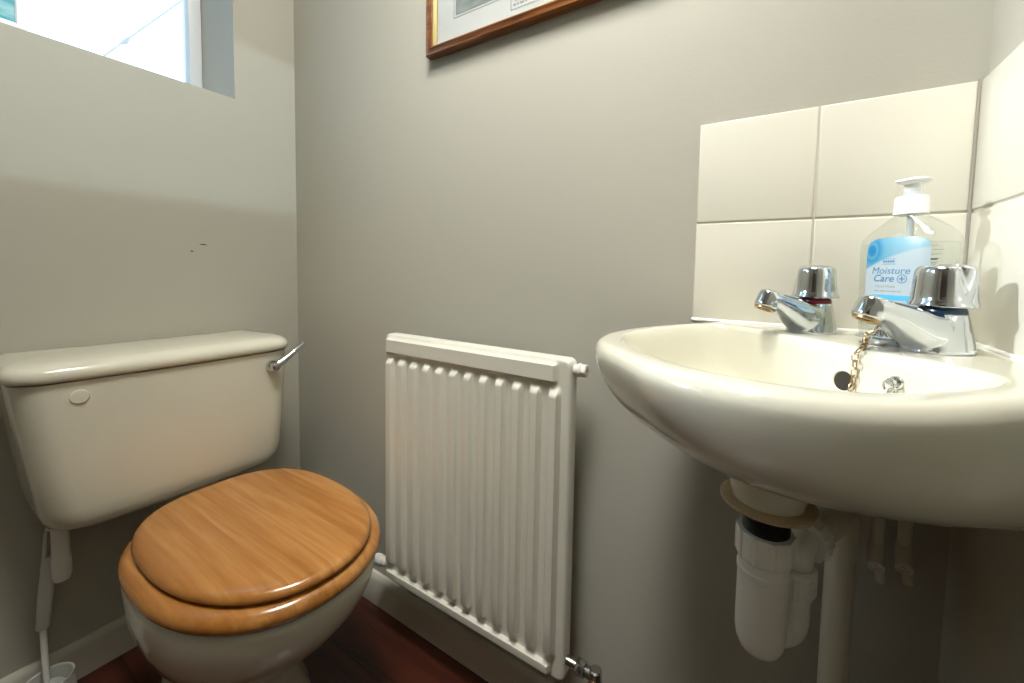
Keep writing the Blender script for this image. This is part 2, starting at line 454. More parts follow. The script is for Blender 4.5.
rings.append(bring(lambda i: Ri[i] - .0026, lambda i: ZT[i] - .0058))
BOWL = [(.958, .8035), (.935, .7880), (.905, .7700), (.86, .7530), (.78, .7390), (.66, .7290), (.50, .7220), (.34, .7180), (.2, .7165), (.115, .7160)]
for q, z in BOWL: rings.append(bring(lambda i, q=q: Ri[i] * q, z))
loft(bm, rings)
basin = thing('corner_basin', 'cream ceramic corner wash basin fixed below the tiles in the right corner', 'basin', AB(.18, .18, .66))
bowl = part('bowl', bm, M_cer, basin, angle=60)
drain = AB(.194, .199, 0)
bm = new_bm()                                    # boss under the bowl
lathe(bm, [(.046, .706), (.0400, .692), (.0365, .678), (.0350, .668), (.0335, .6605), (.026, .6605)], Matrix.Translation(drain), 40)
part('waste_boss', bm, M_cer, basin)
bm = new_bm(); lathe(bm, [(.012, .7145), (.024, .7165), (.026, .7178), (.016, .7180), (.014, .713)], Matrix.Translation(AB(bc[0], bc[1], 0)), 32, False, True)
part('waste_outlet', bm, M_chrome, basin)
# overflow in the back wall of the bowl: dark disc painted as hole shade
def on_bowl_back(a_off, z):
    """a point on the diagonal back wall of the bowl, a_off along the tap line (positive = towards the right wall)"""
    zs = [.8167] + [z for q, z in BOWL]; ss = [None] + [q for q, z in BOWL]
    for k in range(len(zs) - 1):
        if zs[k] >= z >= zs[k + 1]: break
    f = (zs[k] - z) / (zs[k] - zs[k + 1])
    best = None
    for i, t in enumerate(TH):
        if math.cos(t - 5 * PI / 4) < .2: continue
        r0 = Ri[i] - .0026 if ss[k] is None else Ri[i] * ss[k]; r1 = Ri[i] * ss[k + 1]
        r = r0 * (1 - f) + r1 * f
        a, b = bc[0] + r * math.cos(t), bc[1] + r * math.sin(t)
        d = abs((b - a) / math.sqrt(2) - a_off)
        if best is None or d < best[0]: best = (d, a, b)
    return AB(best[1], best[2], z)
nin = Vector((-.70, -.70, .14)).normalized()     # out of the back wall of the bowl into the bowl
OV = on_bowl_back(.0235, .7870)
bm = new_bm(); M = frame_to(OV - nin * .004, nin)
lathe(bm, [(.0095, -.004), (.0098, .0052)], M, 28)
ov = part('overflow_hole', bm, M_dark, basin); ov['label'] = 'dark overflow hole'
bm = new_bm(); lathe(bm, [(.0095, .002), (.0118, .0042), (.0122, .0055), (.0106, .0062), (.0095, .0050)], M, 28, False, False)
part('overflow_rim', bm, M_cer, basin)

# ------------------------------------------------------------------ taps
def tap(label, a, b, ring_mat, turn, swing=0, group='basin taps'):
    base = AB(a, b, DZ)
    u = Vector((-math.cos(PI / 4 + swing), -math.sin(PI / 4 + swing), 0)); v = Vector((0, 0, 1)).cross(u); w = Vector((0, 0, 1))
    t = thing('basin_tap', label, 'tap', base, group)
    def P(x, y, z): return base + u * x + v * y + w * z
    bm = new_bm()
    def ell(cx, cz, rx, ry, nx, nz, n=28, e=2.3):
        # closed section centred (cx,0,cz); its plane is spanned by v and by (nx,nz) in the u-w plane
        out = []
        for k in range(n):
            q = 2 * PI * k / n; c, s = math.cos(q), math.sin(q)
            c = math.copysign(abs(c) ** (2 / e), c); s = math.copysign(abs(s) ** (2 / e), s)
            out.append(P(cx + nx * rx * c, ry * s, cz + nz * rx * c))
        return out
    # foot rising to the neck
    loft(bm, [ell(0, -.0005, .0285, .0240, 1, 0), ell(0, .004, .0280, .0236, 1, 0), ell(-.001, .014, .0250, .0222, 1, 0), ell(-.002, .026, .0205, .0205, 1, 0), ell(-.003, .0375, .0168, .0185, 1, 0)])
    # nose sweeping up to the outlet
    def sec(x, z0, z1, hw, tilt):
        return ell(x, (z0 + z1) / 2, (z1 - z0) / 2, hw, -math.sin(tilt), math.cos(tilt), e=2.6)
    loft(bm, [sec(-.004, .002, .037, .0190, .10), sec(.010, .0006, .0385, .0212, .15), sec(.021, .0015, .0408, .0208, .22), sec(.031, .0085, .0435, .0196, .30), sec(.041, .0165, .0462, .0182, .34), sec(.051, .0240, .0486, .0166, .34), sec(.061, .0298, .0506, .0152, .26), sec(.069, .0335, .0515, .0138, .18), sec(.073, .0365, .0505, .0112, .12)])
    # outlet block, leaning forward
    od = (u * .42 - w).normalized(); OM = frame_to(P(.0655, 0, .0455), od, v)
    lathe(bm, [(.0100, -.0055), (.0122, -.0030), (.0128, .004), (.0130, .0150), (.0122, .0162)], OM, 32)
    body = part('tap_body', bm, M_chrome, t, angle=50)
    r = body.modifiers.new('fuse', 'REMESH'); r.mode = 'VOXEL'; r.voxel_size = .0012; r.use_smooth_shade = True
    s = body.modifiers.new('smooth', 'CORRECTIVE_SMOOTH'); s.factor = .6; s.iterations = 6; s.use_only_smooth = True
    bm = new_bm(); lathe(bm, [(.0070, .0120), (.0070, .0170), (.0085, .0182), (.0112, .0180), (.0116, .0160), (.0110, .0140)], OM, 32)
    ar = part('aerator', bm, M_brass, t)
    bm = new_bm(); lathe(bm, [(.0160, .030), (.0178, .0372), (.0176, .0400), (.0160, .0440), (.010, .0445)], Matrix.Translation(P(-.003, 0, 0)), 32)
    ir = part('indicator_ring', bm, ring_mat, t); ir['label'] = 'red hot ring' if ring_mat is M_red else 'blue cold ring'
    def rm(q, z):
        f = max(0, (z - .006) / .037); m = 0
        for k in range(2):
            d = (q - turn - k * PI + PI) % (2 * PI) - PI
            m = max(m, max(0, 1 - abs(d) / .42))
        return 1 - .46 * m * f ** 1.1
    bm = new_bm()
    lathe(bm, [(.0150, 0), (.0240, .0004), (.0256, .0016), (.0254, .0036), (.0240, .0060), (.0234, .011), (.0229, .018), (.0223, .026), (.0217, .033), (.0210, .0366), (.0192, .0390), (.0162, .0400), (.0152, .0397), (.0142, .0405), (.008, .0411)],
          Matrix.Translation(P(-.003, 0, .0430)), 96, rmod=rm)
    part('handle', bm, M_chrome, t, angle=40)
    return t
tap('chrome basin tap with a red ring, against the back wall tiles', .1565, .060, M_red, -.17)
tap('chrome basin tap with a blue ring, nearest the right wall', .0615, .143, M_blue, -1.02, -.20)

# ------------------------------------------------------------------ plug and its chain
plug_c = AB(.099, .121, DZ)
pl = thing('basin_plug', 'chrome basin plug lying between the taps, on its worn brass chain', 'plug', plug_c)
bm = new_bm(); lathe(bm, [(.0175, .0002), (.0190, .004), (.0212, .0062), (.0214, .0085), (.0195, .0092), (.012, .0098), (.004, .0102)], Matrix.Translation(plug_c), 36)
part('plug_body', bm, M_chrome, pl)
bm = new_bm()
e0 = plug_c + Vector((0, 0, .0145))
tube(bm, [e0 + Vector((.0052 * math.cos(q) * .8, -.0052 * math.cos(q) * .6, .0052 * math.sin(q))) for q in [2 * PI * k / 16 for k in range(16)]], .0013, 8, closed=True)
lathe(bm, [(.004, 0), (.0032, .006), (.0015, .0075)], Matrix.Translation(plug_c + Vector((0, 0, .009))), 16)
part('plug_eye', bm, M_chrome, pl)
ST = on_bowl_back(.075, .7985)                  # chain stay
def catmull(pts, n=24):
    pts = [Vector(p) for p in pts]; P = [pts[0] * 2 - pts[1]] + pts + [pts[-1] * 2 - pts[-2]]; out = []
    for i in range(1, len(P) - 2):
        for k in range(n):
            t = k / n
            out.append(.5 * ((2 * P[i]) + (-P[i - 1] + P[i + 1]) * t + (2 * P[i - 1] - 5 * P[i] + 4 * P[i + 1] - P[i + 2]) * t * t + (-P[i - 1] + 3 * P[i] - 3 * P[i + 1] + P[i + 2]) * t ** 3))
    out.append(pts[-1]); return out
def chain(bm, path, L=.0094, w=.0028, r=.00062, alt=0):
    d = [0]
    for a, b in zip(path[:-1], path[1:]): d.append(d[-1] + (b - a).length)
    def at(s):
        for i in range(len(d) - 1):
            if d[i + 1] >= s: return path[i].lerp(path[i + 1], (s - d[i]) / max(1e-9, d[i + 1] - d[i]))
        return path[-1]
    pitch = L - 2.6 * r; s = 0; k = alt; side = Vector((.707, -.707, 0))
    while s + L < d[-1] + pitch:
        p, q = at(s), at(min(s + L, d[-1])); ax = (q - p).normalized(); c = (p + q) / 2
        nx = side - ax * side.dot(ax)
        nx = nx.normalized() if nx.length > .1 else Vector((0, 0, 1)); ny = ax.cross(nx)
        x, y = (nx, ny) if k % 2 == 0 else (ny, -nx)
        x = (x * .9 + y * .35).normalized()
        pts = []
        for j in range(20):
            t = 2 * PI * j / 20; cx, sx = math.cos(t), math.sin(t)
            pts.append(c + ax * ((L / 2 - w) * (1 if cx > 0 else -1) * min(1, abs(cx) * 3) + w * cx) + x * w * sx)
        tube(bm, pts, r, 6, closed=True)
        s += pitch; k += 1
edge_c = on_bowl_back(.038, .8160) + nin * .003
up = Vector((0, 0, 1))
wall_mid = on_bowl_back(.037, .797) + nin * .0035; wall_low = on_bowl_back(.036, .776) + nin * .004
path = catmull([e0 + Vector((-.005, -.003, 0)), e0 + Vector((-.013, -.008, -.006)), edge_c + Vector((.006, .006, .0085)), edge_c + nin * .002 + up * .003, wall_mid, wall_low, wall_low + nin * .012 - up * .018])
bm = new_bm(); chain(bm, path)
ch = part('chain', bm, M_brass, pl); ch['label'] = 'worn brass link chain'
bottom_p = AB(.175, .205, .7250)
path2 = catmull([ST + nin * .006 - up * .006, ST + nin * .008 - up * .020, on_bowl_back(.066, .768) + nin * .010, bottom_p, wall_low + nin * .012 - up * .018])
bm = new_bm(); chain(bm, path2, alt=1)
ch = part('chain', bm, M_chromed, pl); ch['label'] = 'tarnished silver end of the chain'
bm = new_bm()
M = frame_to(ST, nin)
lathe(bm, [(.0060, -.001), (.0062, .0010), (.0052, .0026), (.0028, .0036), (.0024, .0058), (.0034, .0070), (.0032, .0086), (.0016, .0094)], M, 24)
tube(bm, [ST + nin * .009 + Vector((.0045 * math.cos(q) * .7, -.0045 * math.cos(q) * .7, -.004 + .005 * math.sin(q))) for q in [2 * PI * k / 16 for k in range(16)]], .0010, 8, closed=True)
part('chain_stay', bm, M_chrome, pl)

# ------------------------------------------------------------------ soap bottle
SB = AB(.0755, .087, DZ)
fr = Vector((-.7071, -.7071, 0)); sd = Vector((.7071, -.7071, 0))   # label normal, reader's right
soap = thing('soap_bottle', 'clear pump bottle of hand wash with a blue and white label behind the taps', 'soap bottle', SB)
def SP(x, y, z): return SB + sd * x + fr * y + Vector((0, 0, z))      # x right, y towards the reader
EXP = 2.7
LEV = [(.0360, .0185, .0006), (.0395, .0215, .003), (.0412, .0228, .010), (.0422, .0233, .035), (.0434, .0236, .068), (.0444, .0236, .098), (.0440, .0233, .107), (.0425, .0224, .1135), (.0390, .0205, .1195), (.0330, .0182, .1248), (.0255, .0160, .1300), (.0185, .0145, .1348), (.0140, .0135, .1375), (.0125, .0125, .1400)]
def sect(hx, hy, z, n=64, e=EXP):
    r = []
    for k in range(n):
        q = 2 * PI * k / n; c, s = math.cos(q), math.sin(q)
        r.append(SP(hx * math.copysign(abs(c) ** (2 / e), c), hy * math.copysign(abs(s) ** (2 / e), s), z))
    return r
def lerpsec(z):
    for (a, b, za), (c, d, zb) in zip(LEV[:-1], LEV[1:]):
        if za <= z <= zb:
            t = (z - za) / (zb - za); return a + (c - a) * t, b + (d - b) * t
    return LEV[-1][:2]
bm = new_bm(); loft(bm, [sect(*l, e=EXP if l[2] < .118 else 2.2) for l in LEV]); part('bottle_body', bm, M_clear, soap, angle=60)
bm = new_bm(); loft(bm, [sect(a - .0022, b - .0022, z + .0012) for a, b, z in LEV if z < .11]); part('liquid_soap', bm, M_gel, soap, angle=60)
def face(x, z, side=1, lift=.0006):
    hx, hy = lerpsec(z)
    k = max(0, 1 - min(1, abs(x) / hx) ** EXP) ** (1 / EXP)
    return SP(x, side * (hy * k + lift), z)
def patch(x0, x1, z0, z1, nx=24, nz=24, side=1, lift=.0004, corner=.008):
    bm = new_bm(); uv = bm.loops.layers.uv.new('UVMap'); g = []; info = {}
    for j in range(nz + 1):
        row = []
        z = z0 + (z1 - z0) * j / nz
        inset = 0
        for zc, sgn in ((z0 + corner, -1), (z1 - corner, 1)):
            dz = (z - zc) * sgn
            if dz > 0: inset = corner - math.sqrt(max(0, corner ** 2 - dz ** 2))
        for i in range(nx + 1):
            x = x0 + inset + (x1 - x0 - 2 * inset) * i / nx
            v = bm.verts.new(face(x, z, side, lift)); info[v] = ((x - x0) / (x1 - x0), (z - z0) / (z1 - z0)); row.append(v)
        g.append(row)
    for j in range(nz):
        for i in range(nx):
            f = bm.faces.new((g[j][i], g[j][i + 1], g[j + 1][i + 1], g[j + 1][i]))
            for l in f.loops: l[uv].uv = info[l.vert]
    return bm
LX0, LX1, LZ0, LZ1 = -.0265, .0330, .030, .1135
lab = part('label', patch(LX0, LX1, LZ0, LZ1, corner=.012), M_label, soap); lab['label'] = 'blue and white printed label'
def text_mesh(txt, size, x, z, side=1, shear=0., weight=0., align='CENTER', lift=.00062):
    cu = bpy.data.curves.new('lettering', 'FONT'); cu.body = txt; cu.size = size; cu.shear = shear; cu.offset = weight
    cu.align_x = align; cu.resolution_u = 4
    o = bpy.data.objects.new('lettering', cu); COL.objects.link(o)
    dg = bpy.context.evaluated_depsgraph_get(); me = bpy.data.meshes.new_from_object(o.evaluated_get(dg))
    bm = new_bm(); bm.from_mesh(me)
    bpy.data.objects.remove(o); bpy.data.meshes.remove(me); bpy.data.curves.remove(cu)
    bmesh.ops.triangulate(bm, faces=bm.faces[:])
    for _ in range(3):
        es = [e for e in bm.edges if e.calc_length() > .0016]
        if es: bmesh.ops.subdivide_edges(bm, edges=es, cuts=1)
    bmesh.ops.triangulate(bm, faces=bm.faces[:])
    for v in bm.verts: v.co = face(v.co.x * side + x, v.co.y + z, side, lift)
    return bm
part('lettering', text_mesh('Moisture', .0104, -.0005, .0745, shear=.22, weight=0), M_text, lab, smooth=False)
part('lettering', text_mesh('Care', .0106, -.0065, .0660, shear=.22, weight=.00010), M_text, lab, smooth=False)
part('lettering', text_mesh('Hand Wash', .0042, -.004, .0595), M_textg, lab, smooth=False)
bm = new_bm()                                    # the round plus mark beside the second word
def ringmark(bm, cx, cz, r, wd):
    n = 32
    a = [bm.verts.new(face(cx + r * math.cos(2 * PI * k / n), cz + r * math.sin(2 * PI * k / n), 1, .00062)) for k in range(n)]
    b = [bm.verts.new(face(cx + (r - wd) * math.cos(2 * PI * k / n), cz + (r - wd) * math.sin(2 * PI * k / n), 1, .00062)) for k in range(n)]
    for k in range(n): bm.faces.new((a[k], a[(k + 1) % n], b[(k + 1) % n], b[k]))
def rect(bm, x0, x1, z0, z1, side=1, lift=.00062):
    n = max(1, int(abs(x1 - x0) / .004))
    for k in range(n):
        xa, xb = x0 + (x1 - x0) * k / n, x0 + (x1 - x0) * (k + 1) / n
        bm.faces.new([bm.verts.new(face(x, z, side, lift)) for x, z in ((xa, z0), (xb, z0), (xb, z1), (xa, z1))])
ringmark(bm, .0117, .0692, .0046, .0007); rect(bm, .0090, .0144, .0686, .0698); rect(bm, .0111, .0123, .0665, .0719)
part('plus_mark', bm, M_text, lab, smooth=False)
bm = new_bm()
for k in range(5): rect(bm, -.0075 + k * .0024, -.0058 + k * .0024, .0868, .0890)
rect(bm, -.0085, .0055, .0848, .0852); rect(bm, -.0085, .0055, .0905, .0909)
part('small_logo', bm, M_text, lab, smooth=False)
bm = new_bm(); x = -.0150
for wd in (.006, .007, .004, .006, .005): rect(bm, x, x + wd - .001, .0552, .0562); x += wd
part('small_print', bm, M_textg, lab, smooth=False)
part('blue_band', patch(-.0215, .0215, .0462, .0515, 16, 6, 1, .0006, .0026), M_bar, lab)
bm = new_bm()
for k in range(9):
    rect(bm, -.034 + .002 * (k % 2), .012 + .006 * ((k * 7) % 4) / 3, .106 - k * .0047, .1066 - k * .0047, -1, .0008)
rect(bm, -.034, .012, .0905, .0921, -1, .0008)
part('back_print', bm, M_backp, soap, smooth=False)
ax = Matrix.Translation(SB)
bm = new_bm(); lathe(bm, [(.0130, .1385), (.0150, .1390), (.0150, .1412), (.0147, .1417), (.0142, .1565), (.0134, .1582), (.0088, .1586)], ax, 48, rmod=lambda q, z: 1 + (.008 * math.cos(30 * q) if .1412 < z < .157 else 0))
part('pump_collar', bm, M_white, soap)
bm = new_bm(); lathe(bm, [(.0084, .1580), (.0082, .1620), (.0076, .1625), (.0074, .1725), (.0084, .1745)], ax, 28)
part('pump_stem', bm, M_white, soap)
bm = new_bm()                                    # head: a small cap with a beak
hd = Vector((-.72, -.69, 0)).normalized(); hs = Vector((-hd.y, hd.x, 0))
rings = []
for z, k, ln in ((.1725, .0095, .0130), (.1735, .0122, .0180), (.1752, .0136, .0205), (.1772, .0132, .0195), (.1782, .0095, .0150)):
    rg = []
    for j in range(40):
        q = 2 * PI * j / 40; c, s = math.cos(q), math.sin(q)
        lx = ln * c if c > 0 else k * 1.25 * c
        wy = k * s * (1 - .35 * max(0, c) ** 1.5)
        rg.append(SB + hd * lx + hs * wy + Vector((0, 0, z - .0022 * max(0, c) ** 2)))
    rings.append(rg)
loft(bm, rings); part('pump_head', bm, M_white, soap, angle=50)
bm = new_bm(); tube(bm, [SP(0, 0, .138), SP(.0005, -.001, .07), SP(.003, -.002, .008)], .0032, 14); part('dip_tube', bm, M_tubep, soap)

# ------------------------------------------------------------------ waste trap under the basin
trap = thing('basin_trap', 'white plastic bottle trap with a stained flange hanging under the basin', 'waste trap', drain + Vector((0, 0, .49)))
DT = Matrix.Translation(drain)
bm = new_bm(); lathe(bm, [(.026, .6545), (.0415, .6545), (.0445, .6560), (.0445, .6590), (.0415, .6608), (.026, .6608)], DT, 48)
fl = part('flange', bm, M_washer, trap); fl['label'] = 'tan stained flange washer'
bm = new_bm()
prof = [(.0215, .660)]
z = .654
while z > .618: prof += [(.0222, z), (.0208, z - .0012)]; z -= .0024
prof.append((.0215, .616)); lathe(bm, prof, DT, 32)
part('threaded_tail', bm, M_black, trap)
def nut(bm, M, r, h, lobes=10):
    def rm(q, z): return 1 + (.055 if (math.cos(lobes * q) > .55) else 0)
    lathe(bm, [(r * .93, 0), (r, .0025), (r, h - .0035), (r * .985, h), (r * .80, h)], M, 120, rmod=rm)
bm = new_bm(); nut(bm, DT @ Matrix.Translation((0, 0, .5965)), .0265, .030); part('trap_nut', bm, M_pvc, trap)
bm = new_bm()
lathe(bm, [(.010, .4925), (.0130, .4935), (.0190, .4980), (.0225, .5060), (.0240, .5160), (.0242, .530), (.0242, .580), (.0252, .581), (.0252, .586), (.0240, .587), (.0236, .604)], DT, 40)
part('trap_body', bm, M_pvc, trap)
up_c = drain + Vector((.0300, .028, 0))           # the rising limb beside the cup
dp = Vector((1.334, -.060, 0))                    # waste pipe down the wall
bm = new_bm()
tube(bm, bend([drain + Vector((.004, .004, .512)), up_c + Vector((0, 0, .508)), up_c + Vector((0, 0, .604)), Vector((dp.x - .02, dp.y - .020, .604))], .028, 8), .0150, 24)
part('trap_outlet', bm, M_pvc, trap)
bm = new_bm(); UT = Matrix.Translation(up_c); nut(bm, UT @ Matrix.Translation((0, 0, .553)), .0185, .022, 8)
lathe(bm, [(.015, .575), (.0195, .576), (.0195, .581), (.0165, .584), (.015, .584)], UT, 32, False, False)
part('outlet_nut', bm, M_pvc, trap)
dd = Vector((dp.x - up_c.x, dp.y - up_c.y, 0)).normalized()
bm = new_bm(); nut(bm, frame_to(up_c + dd * .016 + Vector((0, 0, .604)), dd), .0225, .017, 14); part('elbow_nut', bm, M_pvc, trap)

wp = thing('waste_pipe', 'vertical cream waste pipe running down the back wall beside the trap', 'pipe', (dp.x, dp.y, 0))
bm = new_bm(); tube(bm, [dp + Vector((0, 0, .0)), dp + Vector((0, 0, .3)), dp + Vector((0, 0, .566))], .0155, 32); part('pipe_run', bm, M_pipe, wp)
bm = new_bm()
st = up_c + dd * .032 + Vector((0, 0, .604))
tube(bm, bend([st, dp + Vector((0, 0, .604)), dp + Vector((0, 0, .548))], .045, 12), .0180, 32)
part('elbow', bm, M_pipe, wp)

# small supply pipes with capped valves
def supply(label, x, y):
    t = thing('supply_pipe', label, 'pipe', (x, y, .55), 'water supply pipes under the basin')
    b = Vector((x, y, -.026))
    bm = new_bm(); tube(bm, [b + Vector((0, 0, .716)), b + Vector((0, 0, .590))], .0065, 20); part('pipe_run', bm, M_pipe, t)
    bm = new_bm(); tube(bm, [b + Vector((0, .003, .598)), b + Vector((-.001, -.004, .585)), b + Vector((-.002, -.015, .575))], [.0066, .0084, .0080], 24)
    part('valve', bm, M_pipe, t)
    d = Vector((-.003, -.022, -.010)).normalized(); e = b + Vector((-.002, -.015, .575))
    bm = new_bm(); lathe(bm, [(.0080, -.002), (.0088, .001), (.0084, .003), (.0060, .0032), (.0052, .0010), (.0025, .0010), (.0022, .0030), (.0008, .0030)], frame_to(e, d), 24)
    part('valve_cap', bm, M_radpl, t)
    bm = new_bm(); tube(bm, [b + Vector((.002, -.006, .580)), b + Vector((.004, -.007, .552))], .0050, 18); part('tail', bm, M_pipe, t)
    bm = new_bm(); box(bm, b + Vector((-.010, -.0065, .640)), b + Vector((.010, -b.y, .648)), .002); part('pipe_clip', bm, M_radpl, t)
supply('left one of the two thin supply pipes, next to the waste pipe', 1.369, -.050)
supply('right one of the two thin supply pipes, nearer the corner', 1.397, -.036)

# ------------------------------------------------------------------ radiator
RX0, RX1, RZ0, RZ1, RYF = .4887, .9618, .163, .744, -.070
rad = thing('radiator', 'white enamelled panel radiator on the back wall between toilet and basin', 'radiator', ((RX0 + RX1) / 2, -.05, RZ0))
PITCH, F0, FW = .0381, .513, .0122
def flute_depth(x, z):
    """how far the pressed ridges stand out of the panel"""
    k = round((x - F0) / PITCH)
    if not 0 <= k <= 11: ridge = 0
    else:
        d = abs(x - (F0 + k * PITCH)); ridge = max(0, min(1, (FW - d) / .0048))
        ridge = ridge * ridge * (3 - 2 * ridge)
    zt, zb = .696, .199
    e = min((zt - z) / .018, (z - zb) / .018); e = max(0, min(1, e)); e = e * e * (3 - 2 * e)
    return .0115 * ridge * e
def rowband(z, z0, z1, s=.005):
    e = max(0, min(1, (z - z0) / s, (z1 - z) / s)); return e * e * (3 - 2 * e)
xs = sorted(set([RX0 + .0005 * 0, RX0 + .003, RX0 + .006] + [RX0 + .009 + i * (RX1 - RX0 - .018) / 168 for i in range(169)] + [RX1 - .006, RX1 - .003, RX1]))
zs = sorted(set([RZ0, RZ0 + .003, RZ0 + .006] + [RZ0 + .008 + .0035 * i for i in range(14)] + [.215 + i * .055 for i in range(9)] + [.672 + .003 * i for i in range(22)] + [RZ1 - .006, RZ1 - .003, RZ1]))
bm = new_bm(); grid = []
for z in zs:
    row = []
    for x in xs:
        hb = max(rowband(z, .700, .737), rowband(z, .170, .193)) * rowband(x, RX0 + .007, RX1 - .024, .007)
        d = max(.0090 * hb, flute_depth(x, z))
        edge = min(x - RX0, RX1 - x, z - RZ0, RZ1 - z); rd = .004 * (1 - min(1, edge / .006)) ** 2
        xx, zz = x, z
        # rounded upper corner
        rc = .014
        for cx, sgn in ((RX1 - rc, 1), (RX0 + rc, -1)):
            for cz, sz in ((RZ1 - rc, 1), (RZ0 + rc, -1)):
                ox, oz = (x - cx) * sgn, (z - cz) * sz
                if ox > 0 and oz > 0:
                    m = max(ox, oz); h = math.hypot(ox, oz); xx = cx + sgn * ox * m / h; zz = cz + sz * oz * m / h
        row.append(bm.verts.new((xx, RYF - d + rd, zz)))
    grid.append(row)
for a, b in zip(grid[:-1], grid[1:]):
    for i in range(len(xs) - 1): bm.faces.new((a[i], a[i + 1], b[i + 1], b[i]))
edges = [e for e in bm.edges if e.is_boundary]
g = bmesh.ops.extrude_edge_only(bm, edges=edges)
for v in g['geom']:
    if isinstance(v, bmesh.types.BMVert): v.co.y = -.046
bmesh.ops.holes_fill(bm, edges=[e for e in bm.edges if e.is_boundary], sides=0)
part('panel', bm, M_rad, rad, angle=50)
for x in (RX0 + .07, RX1 - .07):                # wall brackets
    bm = new_bm(); box(bm, (x - .015, -.047, RZ0 + .04), (x + .015, -.0005, RZ1 - .04), .002)
    part('bracket', bm, M_radpl, rad)
bm = new_bm()                                    # bleed plug, upper right
VM = frame_to((RX1 - .012, -.055, .7255), (1, 0, 0))
lathe(bm, [(.0095, 0), (.0095, .018), (.0118, .019), (.0118, .024), (.0100, .025), (.0100, .0275), (.0108, .028), (.0108, .033), (.0085, .0345), (.0042, .0345), (.0038, .031), (.001, .031)], VM, 6 * 4, rmod=lambda q, z: 1 + .05 * math.cos(6 * q) if z > .0277 else 1)
part('bleed_plug', bm, M_radpl, rad, angle=30)
bm = new_bm()
VM = frame_to((RX1 - .010, -.058, .2010), (1, 0, 0))
lathe(bm, [(.0075, 0), (.0075, .030), (.0070, .031)], VM, 24); lathe(bm, [(.0085, .030), (.0125, .0305), (.0130, .033), (.0130, .044), (.0118, .046), (.008, .047)], VM, 24, rmod=lambda q, z: 1 + .05 * math.cos(6 * q))
lathe(bm, [(.0085, .044), (.0095, .050), (.0100, .066), (.006, .068)], VM, 24)
part('valve_tail', bm, M_chromed, rad, angle=30)
bm = new_bm()
BV = Vector((RX1 + .055, -.058, 0))
lathe(bm, [(.011, .165), (.013, .170), (.013, .186), (.0105, .190), (.0105, .212), (.008, .214)], Matrix.Translation(BV), 24)
part('valve_body', bm, M_chromed, rad)
bm = new_bm(); VF = frame_to(BV + Vector((0, -.006, .190)), (.1, -1, -.1))
lathe(bm, [(.0105, 0), (.0112, .008), (.0112, .016), (.0075, .018), (.003, .018)], VF, 24); o = part('valve_spindle', bm, M_brass, rad); o['label'] = 'brass spindle cap'
bm = new_bm(); tube(bm, [BV + Vector((0, 0, .17)), BV + Vector((0, 0, .0))], .0075, 16); part('feed_pipe', bm, M_pipe, rad)
bm = new_bm(); VL = frame_to((RX0 + .012, -.056, .187), (-1, 0, -.15))
lathe(bm, [(.0085, 0), (.0085, .022), (.0105, .024), (.0105, .038), (.0125, .040), (.0130, .058), (.0105, .064), (.004, .065)], VL, 24)
part('lockshield_cap', bm, M_radpl, rad)
# ------------------------------------------------------------------ framed print
FX, FZ = .563, 1.361; FWD, FHT = .56, .44
pic = thing('framed_print', 'framed grey print in a mahogany frame with a gilt slip on the back wall', 'picture', (FX + FWD / 2, 0, FZ))
def frame_ring(bm, x0, x1, z0, z1, prof):
    """mitred moulding; prof = list of (inset, y)"""
    rings = []
    for (cx, cz, sx, sz) in ((x0, z0, 1, 1), (x1, z0, -1, 1), (x1, z1, -1, -1), (x0, z1, 1, -1)):
        rings.append([Vector((cx + sx * i, y, cz + sz * i)) for i, y in prof])
    loft(bm, rings + [rings[0]], False, False)
bm = new_bm()
frame_ring(bm, FX, FX + FWD, FZ, FZ + FHT, [(0, -.002), (0, -.018), (.002, -.0205), (.005, -.0205), (.0065, -.0185), (.010, -.0195), (.014, -.0215), (.017, -.0205), (.0185, -.0165), (.0185, -.002), (0, -.002)])
part('frame', bm, M_frame, pic, angle=25)
bm = new_bm(); frame_ring(bm, FX + .0185, FX + FWD - .0185, FZ + .0185, FZ + FHT - .0185, [(0, -.006), (0, -.0165), (.0025, -.0155), (.006, -.0110), (.0065, -.006), (0, -.006)])
o = part('gilt_slip', bm, M_gold, pic, angle=25)
bm = new_bm(); box(bm, (FX + .02, -.0075, FZ + .02), (FX + FWD - .02, -.003, FZ + FHT - .02)); part('mount', bm, M_mount, pic, smooth=False)
IX0, IX1, IZ0, IZ1 = .640, FX + FWD - .075, 1.4335, FZ + FHT - .06
bm = new_bm(); box(bm, (IX0, -.0082, IZ0), (IX1, -.0070, IZ1)); o = part('print_sheet', bm, M_etch, pic, smooth=False); o['label'] = 'grey-green printed image'
def line_frame(bm, x0, x1, z0, z1, w, y0, y1):
    box(bm, (x0, y0, z0), (x1, y1, z0 + w)); box(bm, (x0, y0, z1 - w), (x1, y1, z1)); box(bm, (x0, y0, z0), (x0 + w, y1, z1)); box(bm, (x1 - w, y0, z0), (x1, y1, z1))
bm = new_bm(); line_frame(bm, IX0 - .006, IX1 + .006, IZ0 - .006, IZ1 + .006, .0014, -.0080, -.0072)
part('border_line', bm, M_textg, pic, smooth=False)
bm = new_bm(); line_frame(bm, .782, .872, 1.3985, 1.4235, .0012, -.0080, -.0072)
for j, z in enumerate((1.4055, 1.4140)):
    x = .788 + .004 * j
    for wd in (.006, .004, .009, .005, .012, .007, .010, .006):
        box(bm, (x, -.0080, z), (x + wd, -.0073, z + .0035)); x += wd + .0028
part('caption_box', bm, M_textg, pic, smooth=False)
bm = new_bm(); box(bm, (FX + .02, -.0112, FZ + .02), (FX + FWD - .02, -.0100, FZ + FHT - .02)); part('glazing', bm, M_glass, pic, smooth=False)

